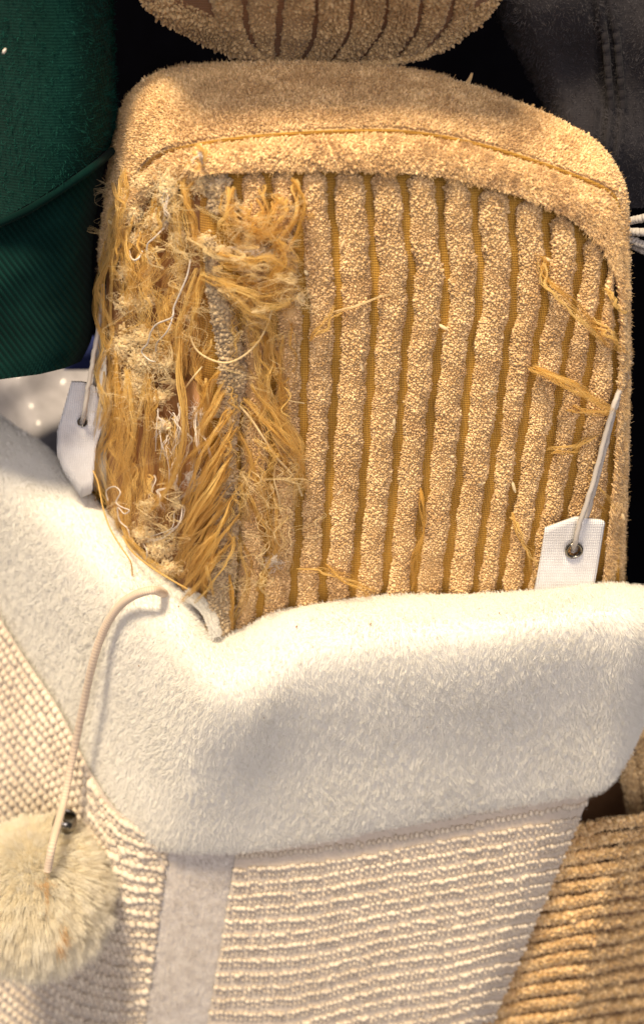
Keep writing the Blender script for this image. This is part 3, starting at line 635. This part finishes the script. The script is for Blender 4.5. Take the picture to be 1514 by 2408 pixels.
clL = rng.uniform(0.75, 1.2, ncl); tt = np.linspace(0, 1, 6)[None, :, None]
Lf = (0.0120 * clL[idx] * rng.uniform(0.75, 1.1, nf))[:, None, None]
dirs = unit(d0[:, None] * (1 - 0.5 * tt) + cd_[idx][:, None] * (0.5 * tt) + 0.10 * rng.normal(size=(nf, 1, 3)))
pts = pc + unit(d0[:, None] * (1 - 0.35 * tt ** 1.5) + cd_[idx][:, None] * 0.35 * tt ** 1.5) * R0 * 0.95 + dirs * Lf * tt + np.array([0, -0.02, -0.55]) * Lf * tt ** 2 * 0.7
hair('pompom_fur', pts, 0.00013, M['pom'], pomo, tint=np.clip(0.5 * (clL[idx] - .75) / .45 + 0.5 * rng.random(nf), 0, 1))
def fur_stain(px, py, w_, h_, n_, seed):
    base = W(px + w_ * rng.normal(size=n_), py + h_ * rng.normal(size=n_), 0 * np.zeros(n_)); o = np.array([0, -DIST, CAMZ]); dr = unit(base - o)
    # where the sight line meets the fur's outside
    Rs = R0 + 0.0105; bq = (dr * (o - pc)).sum(1); cq = ((o - pc) ** 2).sum() - Rs ** 2; disc = np.maximum(bq ** 2 - cq, 0); hit = o + dr * (-bq - np.sqrt(disc))[:, None]
    nn = unit(hit - pc); t3 = np.linspace(0, 1, 4)[None, :, None]
    return hit[:, None] + nn[:, None] * (-0.002 + 0.0035 * t3) + np.array([0, 0, -0.004]) * t3 ** 2 + 0.0007 * rng.normal(size=(n_, 1, 3)) * t3
hair('fur_stain', np.concatenate([fur_stain(110, 2090, 3, 22, 90, 1), fur_stain(104, 2078, 16, 4, 60, 2), fur_stain(152, 2205, 7, 16, 70, 3), fur_stain(142, 2238, 6, 10, 40, 4)]), 0.00007, M['pom_stain'], pomo)

# ------------------------------------------------------------------ frayed fibres on the torn corner
def surf_y(px): return side_depth(px)
def strands(guides, mat, name='frayed_fibres', label=None, r=0.000075, k=18):
    """guides: (points px, spread px, count, lift m, curl). Bundles of fine fibres loosely following a line"""
    allp = []; tints = []
    for pts, spread, count, lift, curl in guides:
        count = max(6, int(count * 0.72)); g = cr(np.array(pts, float), k); s = np.linspace(0, 1, k)
        nl = max(2, int(count / 14)); lk = rng.integers(0, nl, count)
        off0 = (rng.normal(size=(nl, 2)) * spread)[lk] + rng.normal(size=(count, 2)) * spread * 0.16; off1 = (rng.normal(size=(nl, 2)) * spread * 1.4)[lk] + rng.normal(size=(count, 2)) * spread * 0.30
        offm = (rng.normal(size=(nl, 2)) * spread * 0.8)[lk] + rng.normal(size=(count, 2)) * spread * 0.22
        base = g[None] + off0[:, None] * (1 - s)[None, :, None] + off1[:, None] * s[None, :, None] + offm[:, None] * np.sin(s * math.pi)[None, :, None]
        stray = rng.random(count) < 0.12
        ph = rng.uniform(0, 6.28, (nl, 4))[lk] + 0.35 * rng.normal(size=(count, 4)) + stray[:, None] * rng.uniform(0, 6, (count, 4)); fr_ = rng.uniform(0.6, 2.4, (nl, 4))[lk] * rng.uniform(0.92, 1.08, (count, 4))
        base[..., 0] += curl * (np.sin(fr_[:, :1] * s[None] * 6 + ph[:, :1]) + 0.5 * np.sin(fr_[:, 1:2] * s[None] * 12 + ph[:, 1:2]))
        base[..., 1] += curl * 0.6 * np.sin(fr_[:, 2:3] * s[None] * 6 + ph[:, 2:3])
        l = 1.35 * lift * (0.35 + rng.random((nl, 1))[lk] + 0.15 * rng.normal(size=(count, 1))) * (0.4 + 0.9 * np.sin(s * math.pi * 0.8 + 0.3))[None] + 0.0012 * np.sin(fr_[:, 3:4] * s[None] * 8 + ph[:, 3:4])
        allp.append(W(base[..., 0], base[..., 1], surf_y(base[..., 0]) - l)); tints.append(np.clip(rng.normal(0.5, 0.24, nl)[lk] + rng.normal(size=count) * 0.15, 0, 1))
    nall = sum(len(q) for q in allp)
    return hair(name, np.concatenate(allp), r * rng.uniform(0.7, 1.6, nall), mat, sofa, tint=np.concatenate(tints), label=label)
def rnd_guides(n, x0, x1, y0, y1, dx, dy, spread, count, lift, curl):
    out = []
    for _ in range(n):
        x, y = rng.uniform(x0, x1), rng.uniform(y0, y1); ex, ey = x + dx * rng.uniform(0.6, 1.3), y + dy * rng.uniform(0.6, 1.3)
        mx, my = (x + ex) / 2 + rng.normal() * 16, (y + ey) / 2 + rng.normal() * 10
        out.append(([(x, y), (mx, my), (ex, ey)], spread, count, lift, curl))
    return out
side = [([(280, 590), (254, 670), (252, 760), (272, 830), (292, 852)], 8, 90, .006, 3), ([(268, 830), (266, 920), (258, 1010), (228, 1075), (232, 1140), (252, 1205)], 14, 130, .007, 5),
        ([(300, 890), (300, 1000), (284, 1100), (292, 1190)], 16, 140, .007, 5), ([(335, 880), (348, 960), (338, 1060), (322, 1160)], 15, 140, .007, 5),
        ([(432, 780), (424, 880), (432, 980), (426, 1060), (402, 1130), (370, 1175), (342, 1202)], 6, 130, .012, 3), ([(472, 630), (446, 720), (430, 800), (428, 870)], 9, 90, .009, 4),
        ([(462, 395), (440, 440), (456, 500), (472, 560), (500, 600)], 9, 90, .006, 5), ([(480, 640), (462, 720), (448, 800), (440, 880)], 12, 90, .008, 5),
        ([(380, 420), (360, 500), (340, 560), (330, 640)], 14, 120, .006, 6), ([(430, 430), (410, 520), (420, 600), (400, 690)], 14, 120, .006, 7), ([(310, 480), (292, 560), (290, 640), (300, 720)], 10, 90, .005, 5),
        ([(360, 620), (330, 680), (350, 750), (320, 800)], 16, 120, .006, 9), ([(400, 660), (390, 740), (400, 800), (380, 880)], 14, 120, .007, 9), ([(390, 1000), (400, 1080), (380, 1160), (350, 1230)], 14, 100, .006, 5),
        ([(310, 1080), (300, 1160), (310, 1240), (350, 1290)], 14, 100, .007, 6), ([(280, 1180), (300, 1250), (350, 1310), (420, 1370)], 8, 70, .007, 5), ([(470, 380), (420, 395), (380, 430), (370, 470)], 9, 70, .004, 5),
        ([(455, 355), (470, 380), (460, 410), (430, 440)], 10, 80, .004, 5)]
side += [([(262, 560), (238, 640), (236, 720), (262, 800)], 7, 70, .006, 6), ([(258, 760), (236, 860), (240, 950), (250, 1010)], 7, 60, .006, 6), ([(300, 400), (268, 470), (262, 540), (285, 600)], 8, 60, .008, 7)]
side += rnd_guides(20, 260, 430, 430, 1150, -10, 130, 6, 26, .008, 7)
strands(side, M['fray'], label='ochre fibres clawed loose on the torn side')
front = [([(604, 440), (618, 510), (628, 560)], 7, 60, .006, 4), ([(692, 420), (704, 470), (680, 540), (640, 590)], 8, 110, .008, 4), ([(655, 470), (650, 520), (620, 570)], 12, 90, .007, 5), ([(540, 440), (530, 500), (540, 560), (580, 600)], 10, 80, .006, 6),
         ([(560, 510), (600, 540), (650, 550), (690, 530)], 10, 90, .008, 8), ([(520, 600), (580, 620), (640, 610), (700, 640)], 10, 80, .010, 8),
         ([(500, 640), (560, 680), (620, 700), (680, 680)], 14, 120, .010, 12), ([(640, 600), (660, 660), (640, 720), (580, 740)], 14, 110, .010, 12), ([(540, 660), (580, 720), (640, 760), (650, 820)], 12, 90, .010, 10),
         ([(600, 780), (620, 860), (630, 930), (610, 1000)], 14, 110, .008, 6), ([(640, 800), (634, 880), (640, 950), (660, 1010)], 10, 80, .008, 6), ([(480, 800), (460, 870), (480, 930), (500, 1000)], 10, 80, .006, 6),
         ([(520, 860), (490, 920), (470, 990), (480, 1060)], 8, 90, .008, 4), ([(525, 900), (500, 960), (470, 1020), (455, 1100)], 8, 90, .009, 4),
         ([(600, 900), (650, 980), (700, 1040), (704, 1090), (680, 1110)], 12, 120, .010, 5), ([(580, 960), (640, 1040), (690, 1100), (705, 1180)], 9, 90, .009, 6), ([(560, 1010), (600, 1100), (640, 1200), (660, 1300)], 10, 60, .007, 5),
         ([(570, 1120), (600, 1210), (640, 1290), (655, 1350)], 8, 60, .007, 5), ([(600, 1030), (580, 1110), (560, 1180), (566, 1250)], 10, 60, .007, 5), ([(560, 1260), (580, 1340), (575, 1410), (548, 1470)], 8, 60, .006, 4),
         ([(548, 1330), (552, 1390), (546, 1440), (540, 1480)], 6, 70, .007, 2), ([(640, 1140), (650, 1230), (645, 1310), (600, 1390)], 8, 50, .006, 5)]
for k_ in range(16):
    y0 = 950 + k_ * 20; front.append(([(548, y0), (515 - rng.uniform(0, 15), y0 + 60), (475 - rng.uniform(0, 20), y0 + 130), (440 - rng.uniform(-10, 20), y0 + 215 - k_ * 3)], 8, 60, .010, 3))
for k_ in range(6):
    y0 = 1230 + k_ * 16; front.append(([(520, y0), (490, y0 + 45), (462 + 6 * k_, y0 + 100)], 8, 45, .009, 3))
front += rnd_guides(26, 520, 690, 600, 1250, 10, 110, 6, 16, .010, 9) + rnd_guides(14, 540, 700, 430, 700, 20, 50, 6, 20, .008, 10)
strands(front, M['fray'], label='ochre fibres fanning out over the ribs')
strands([([(1276, 606), (1284, 655), (1328, 690), (1380, 742), (1432, 802)], 6, 63, .0075, 8), ([(1255, 866), (1318, 893), (1380, 922), (1442, 966)], 7, 99, .0075, 7), ([(1335, 962), (1390, 972), (1448, 968)], 5, 54, .0075, 7), ([(1292, 1058), (1350, 1062), (1404, 1036)], 5, 36, .0075, 7),
         ([(1420, 680), (1450, 720), (1466, 720)], 6, 36, .0075, 7), ([(1400, 760), (1440, 800), (1466, 830)], 7, 45, .0075, 7), ([(1390, 1120), (1420, 1180), (1450, 1210)], 7, 36, .0075, 7), ([(1200, 1210), (1240, 1290), (1262, 1350)], 3, 27, .0075, 6),
         ([(986, 1150), (996, 1215), (978, 1300), (966, 1385)], 3, 36, .0075, 5), ([(700, 1340), (790, 1352), (872, 1392)], 4, 36, .0075, 7), ([(760, 1330), (830, 1370), (880, 1400)], 4, 27, .0075, 7), ([(730, 792), (770, 758), (800, 728)], 4, 36, .0075, 5)], M['fray'], label='ochre fibres pulled across the ribs at the right')
pale = rnd_guides(18, 270, 430, 440, 1250, 0, 70, 7, 20, .010, 12) + rnd_guides(16, 500, 700, 560, 760, 30, 20, 8, 20, .011, 12) + rnd_guides(14, 560, 690, 950, 1350, 20, 80, 5, 10, .011, 8)
pale += [([(790, 732), (840, 718), (890, 700), (934, 690)], 3, 40, .007, 1), ([(450, 560), (490, 590), (520, 605), (560, 612)], 8, 80, .012, 6), ([(600, 950), (640, 1010), (670, 1060), (700, 1150)], 3, 40, .012, 2), ([(250, 880), (246, 960), (224, 1060), (235, 1130)], 9, 70, .008, 4)]
strands(pale, M['fray_pale'], label='straw coloured fibres in the torn corner')
wh = rnd_guides(10, 370, 430, 930, 1160, -6, 90, 4, 5, .009, 4) + [([(470, 960), (462, 1010), (470, 1060), (456, 1100)], 6, 26, .008, 6), ([(450, 1100), (470, 1130), (440, 1170)], 10, 26, .008, 8), ([(560, 585), (590, 600), (620, 590)], 8, 40, .012, 8), ([(386, 440), (392, 480), (380, 530)], 8, 40, .010, 5), ([(430, 1190), (420, 1250), (380, 1280), (340, 1290)], 6, 14, .008, 4), ([(640, 1310), (650, 1330)], 6, 40, .009, 4), ([(470, 350), (462, 370), (470, 385)], 4, 24, .008, 4)]
strands(wh, M['fray_white'], label='white fibres in the torn corner', r=0.00012)
fly = rnd_guides(34, 260, 450, 420, 1280, 0, 60, 14, 8, .014, 14) + rnd_guides(40, 490, 720, 440, 1380, 0, 70, 14, 6, .014, 14)
fly = [([(x_ + rng.normal() * 25, y_) for x_, y_ in g_[0]],) + g_[1:] for g_ in fly]
strands(fly, M['fray_pale'], label='fine flyaway fibres over the torn corner', r=0.00005)
# single threads
def thread(pts, lift, r, mat, label=None):
    g = cr(np.array(pts, float), 70); l = lift * (0.7 + 0.5 * np.sin(np.linspace(0, math.pi, 70)))
    V, F = tube_arrays(W(g[:, 0], g[:, 1], surf_y(g[:, 0]) - l), 0.8 * r * (1 + 0.12 * np.sin(np.arange(70) * 2.1)), 6, 0.4)
    return tag(mesh('loose_thread', V, F, mat, sofa, tint=0.4 + 0.5 * rng.random(len(V))), label)
thread([(444, 784), (463, 823), (498, 846), (537, 852), (576, 834), (607, 803), (630, 761), (638, 730)], .016, .0006, M['fray_pale'], 'straw thread hanging in a wide loop')
thread([(448, 609), (440, 648), (424, 687), (409, 722), (405, 745), (370, 761), (355, 780), (347, 807), (333, 826), (351, 846), (366, 850)], .018, .00050, M['fray_white'], 'long kinked white thread')
thread([(409, 722), (404, 752), (392, 780), (370, 805), (366, 825)], .018, .00045, M['fray_white'])
thread([(304, 590), (308, 604), (316, 611), (327, 605), (335, 590)], .014, .0006, M['fray_white'])
thread([(386, 535), (362, 559), (347, 574), (347, 601), (355, 621)], .015, .0005, M['fray_white'])
thread([(254, 1177), (250, 1154), (269, 1144), (283, 1158), (273, 1181), (288, 1193), (304, 1200), (292, 1208), (277, 1193), (281, 1224), (300, 1243), (306, 1266)], .016, .0004, M['fray_white'], 'white thread tangled in curls')
thread([(219, 1107), (230, 1134), (242, 1193), (254, 1231), (269, 1262), (289, 1293), (308, 1324), (310, 1363), (298, 1398)], .030, .0005, M['fray'], 'ochre thread hanging over the white cuff')
thread([(289, 1262), (310, 1296), (350, 1330), (400, 1362), (440, 1385)], .022, .0006, M['fray'])
thread([(647, 1099), (645, 1130), (657, 1177), (659, 1208)], .010, .0005, M['fray_pale'])
thread([(560, 950), (590, 985), (620, 1030), (650, 1075), (690, 1120), (710, 1165)], .013, .0007, M['fray_pale'])
thread([(680, 1050), (702, 1075), (700, 1110), (680, 1118)], .012, .0005, M['fray_pale'])
thread([(430, 920), (452, 890), (475, 862)], .013, .0005, M['fray_pale'])
thread([(484, 890), (488, 930), (496, 970)], .010, .0009, M['fray'])
thread([(420, 1265), (440, 1262), (470, 1250), (500, 1225)], .013, .0006, M['fray'])
thread([(640, 950), (668, 940), (690, 944), (715, 948)], .008, .0004, M['fray_pale'])
for p_ in ([(366, 1060), (368, 1010), (372, 960)], [(376, 1080), (380, 1050), (374, 1000)], [(394, 1175), (398, 1110), (388, 1040)], [(410, 1200), (405, 1240), (375, 1255), (352, 1262)], [(340, 1330), (346, 1300), (338, 1280)]):
    thread(p_, .012, .0003, M['fray_white'])

# tufts of stuffing and torn pile
def tuft(px, py, w_, h_, lift, n, curls, mat):
    q = np.stack([px + w_ * rng.normal(size=n) * 0.5, py + h_ * rng.normal(size=n) * 0.5], 1)
    rad = np.sqrt(((q - [px, py]) ** 2 / [w_ ** 2, h_ ** 2]).sum(1)); l = lift * np.clip(1.1 - 0.5 * rad, 0.2, 1) * rng.uniform(0.5, 1, n)
    p = W(q[:, 0], q[:, 1], surf_y(q[:, 0]) - l); V, F = nub_arrays(p, rng.normal(size=(n, 3)), 0.00062 * rng.uniform(0.6, 1.4, n), rng.uniform(1.4, 3.2, n))
    t = mesh('stuffing_tuft', V, F, mat, sofa, tint=np.repeat(rng.random(n), 12))
    k = 7; m = curls; q = np.stack([px + w_ * rng.normal(size=m) * 0.6, py + h_ * rng.normal(size=m) * 0.6], 1)
    st_ = W(q[:, 0], q[:, 1], surf_y(q[:, 0]) - lift * rng.uniform(0.4, 1.1, m)); step = 0.0009 * unit(rng.normal(size=(m, 1, 3)) + 0.9 * rng.normal(size=(m, k, 3)))
    hair('stuffing_fluff', st_[:, None] + np.cumsum(step, 1), 0.00009, mat, t)
for a_ in ((392, 440, 26, 54, .015), (335, 430, 22, 20, .009), (312, 500, 18, 24, .009), (362, 520, 18, 22, .011), (290, 640, 12, 20, .008), (420, 560, 16, 18, .012),  (345, 705, 18, 16, .011), (300, 712, 22, 16, .010), (285, 815, 24, 28, .010), (330, 790, 26, 22, .011), (345, 850, 34, 30, .013), (390, 855, 24, 20, .013), (320, 905, 34, 30, .010), (370, 935, 22, 16, .010),
           (384, 1002, 18, 11, .014), (335, 1258, 26, 18, .012), (372, 1290, 26, 22, .013), (398, 1335, 26, 16, .013), (520, 592, 22, 14, .013), (480, 570, 20, 16, .012), (590, 590, 34, 14, .013), (635, 600, 24, 12, .011), (700, 702, 14, 12, .010), (420, 1190, 8, 8, .012),
           (300, 470, 14, 26, .008), (320, 560, 14, 16, .008), (440, 745, 9, 9, .013), (402, 772, 8, 10, .012), (510, 965, 14, 14, .010), (470, 430, 18, 20, .007), (540, 480, 14, 24, .006)):
    tuft(*a_, int(a_[2] * a_[3] * 0.26) + 20, int(a_[2] * a_[3] * 0.20) + 20, M['tuft'])
for a_ in ((464, 980, 9, 26, .010), (648, 1322, 12, 14, .008), (455, 1130, 12, 10, .010)): tuft(*a_, 16, 120, M['fray_white'])
for p_ in ([(1082, 222, .085), (1092, 205, .083), (1104, 185, .081), (1110, 170, .081)], [(1066, 218, .085), (1072, 202, .084), (1080, 192, .083)]):
    V, F = tube_arrays(cr(W(*np.array(p_).T), 20), np.linspace(0.0022, 0.0006, 20), 8); mesh('pulled_loop', V, F, M['terry'], sofa, tint=np.full(len(V), 0.4))
# pulled pile loops lying on the ribs
for x, y, ln, an in ((1042, 768, 12, 0.5), (850, 862, 12, 1.3), (762, 892, 9, 1.4), (926, 992, 10, 1.5), (1155, 916, 10, 0.9), (1060, 1072, 8, 0.2), (1208, 1145, 14, 1.3), (800, 1155, 11, 2.3), (1130, 1136, 11, 3.0), (806, 572, 12, 2.0), (1286, 608, 10, 0.4), (720, 640, 7, 1), (1012, 590, 6, 0.3), (742, 1040, 8, 2.0), (900, 1230, 7, 0.7), (1465, 1215, 9, 1.2), (262, 522, 9, 0.6), (266, 590, 8, 2.6), (620, 300, 9, 0.4), (930, 302, 9, 0.2)):
    g = np.array([(x - ln * math.cos(an), y - ln * math.sin(an)), (x, y + 1.5), (x + ln * math.cos(an), y + ln * math.sin(an))])
    yd = surf_y(x) - 0.0052 if y > 330 else np.array(0.03)
    V, F = tube_arrays(cr(W(g[:, 0], g[:, 1], yd + 0 * g[:, 0]), 9), np.array([.3, .7, .95, 1, 1, 1, .9, .7, .3]) * 0.0008, 7)
    mesh('pulled_loop', V, F, M['tuft'], sofa, tint=rng.uniform(0.3, 1) * np.ones(len(V)))

# ------------------------------------------------------------------ small things round about
strand('yarn_fringe', [[(1430, 530, .05), (1470, 522, .05), (1510, 512, .045), (1570, 506, .04)], [(1430, 548, .05), (1470, 546, .046), (1505, 545, .04), (1570, 548, .036)], [(1430, 556, .05), (1475, 560, .046), (1510, 574, .042), (1570, 592, .04)], [(1430, 565, .055), (1480, 572, .05), (1512, 588, .046), (1570, 612, .044)]], 0.0019, M['string'],
       'loose white yarn ends poking out right of the sofa arm', 'yarn')
# translucent white bag, blurred behind the cuff
g = np.linspace(0, 1, 40); U, Vv = np.meshgrid(g, g, indexing='ij')
P = W(-120 + 420 * U, 820 + 330 * Vv, 0.42 - 0.05 * np.sin(U * 3.1) * np.sin(Vv * 3.1) + 0.016 * np.sin(U * 11 + 4 * Vv) * np.cos(Vv * 7 - 3 * U))
tag(mesh('plastic_bag', P.reshape(-1, 3), tris(quads(40, 40)), M['bag']), 'crumpled white plastic bag behind the left end of the plush cuff', 'bag')
P = W(150 + 90 * U, 790 + 80 * Vv, 0.26 - 0.01 * np.sin(U * 3.1) * np.sin(Vv * 3.1))
tag(mesh('blue_cloth', P.reshape(-1, 3), tris(quads(40, 40)), M['blue']), 'scrap of blue cloth below the green ribbed cuff', 'cloth')
tag(mesh('floor', W(np.array([-400, 200, 200, -400]), np.array([2200, 2200, 2900, 2900]), 0.16), np.array([(0, 1, 2, 3)]), M['orange_wood'], smooth=False), kind='structure')
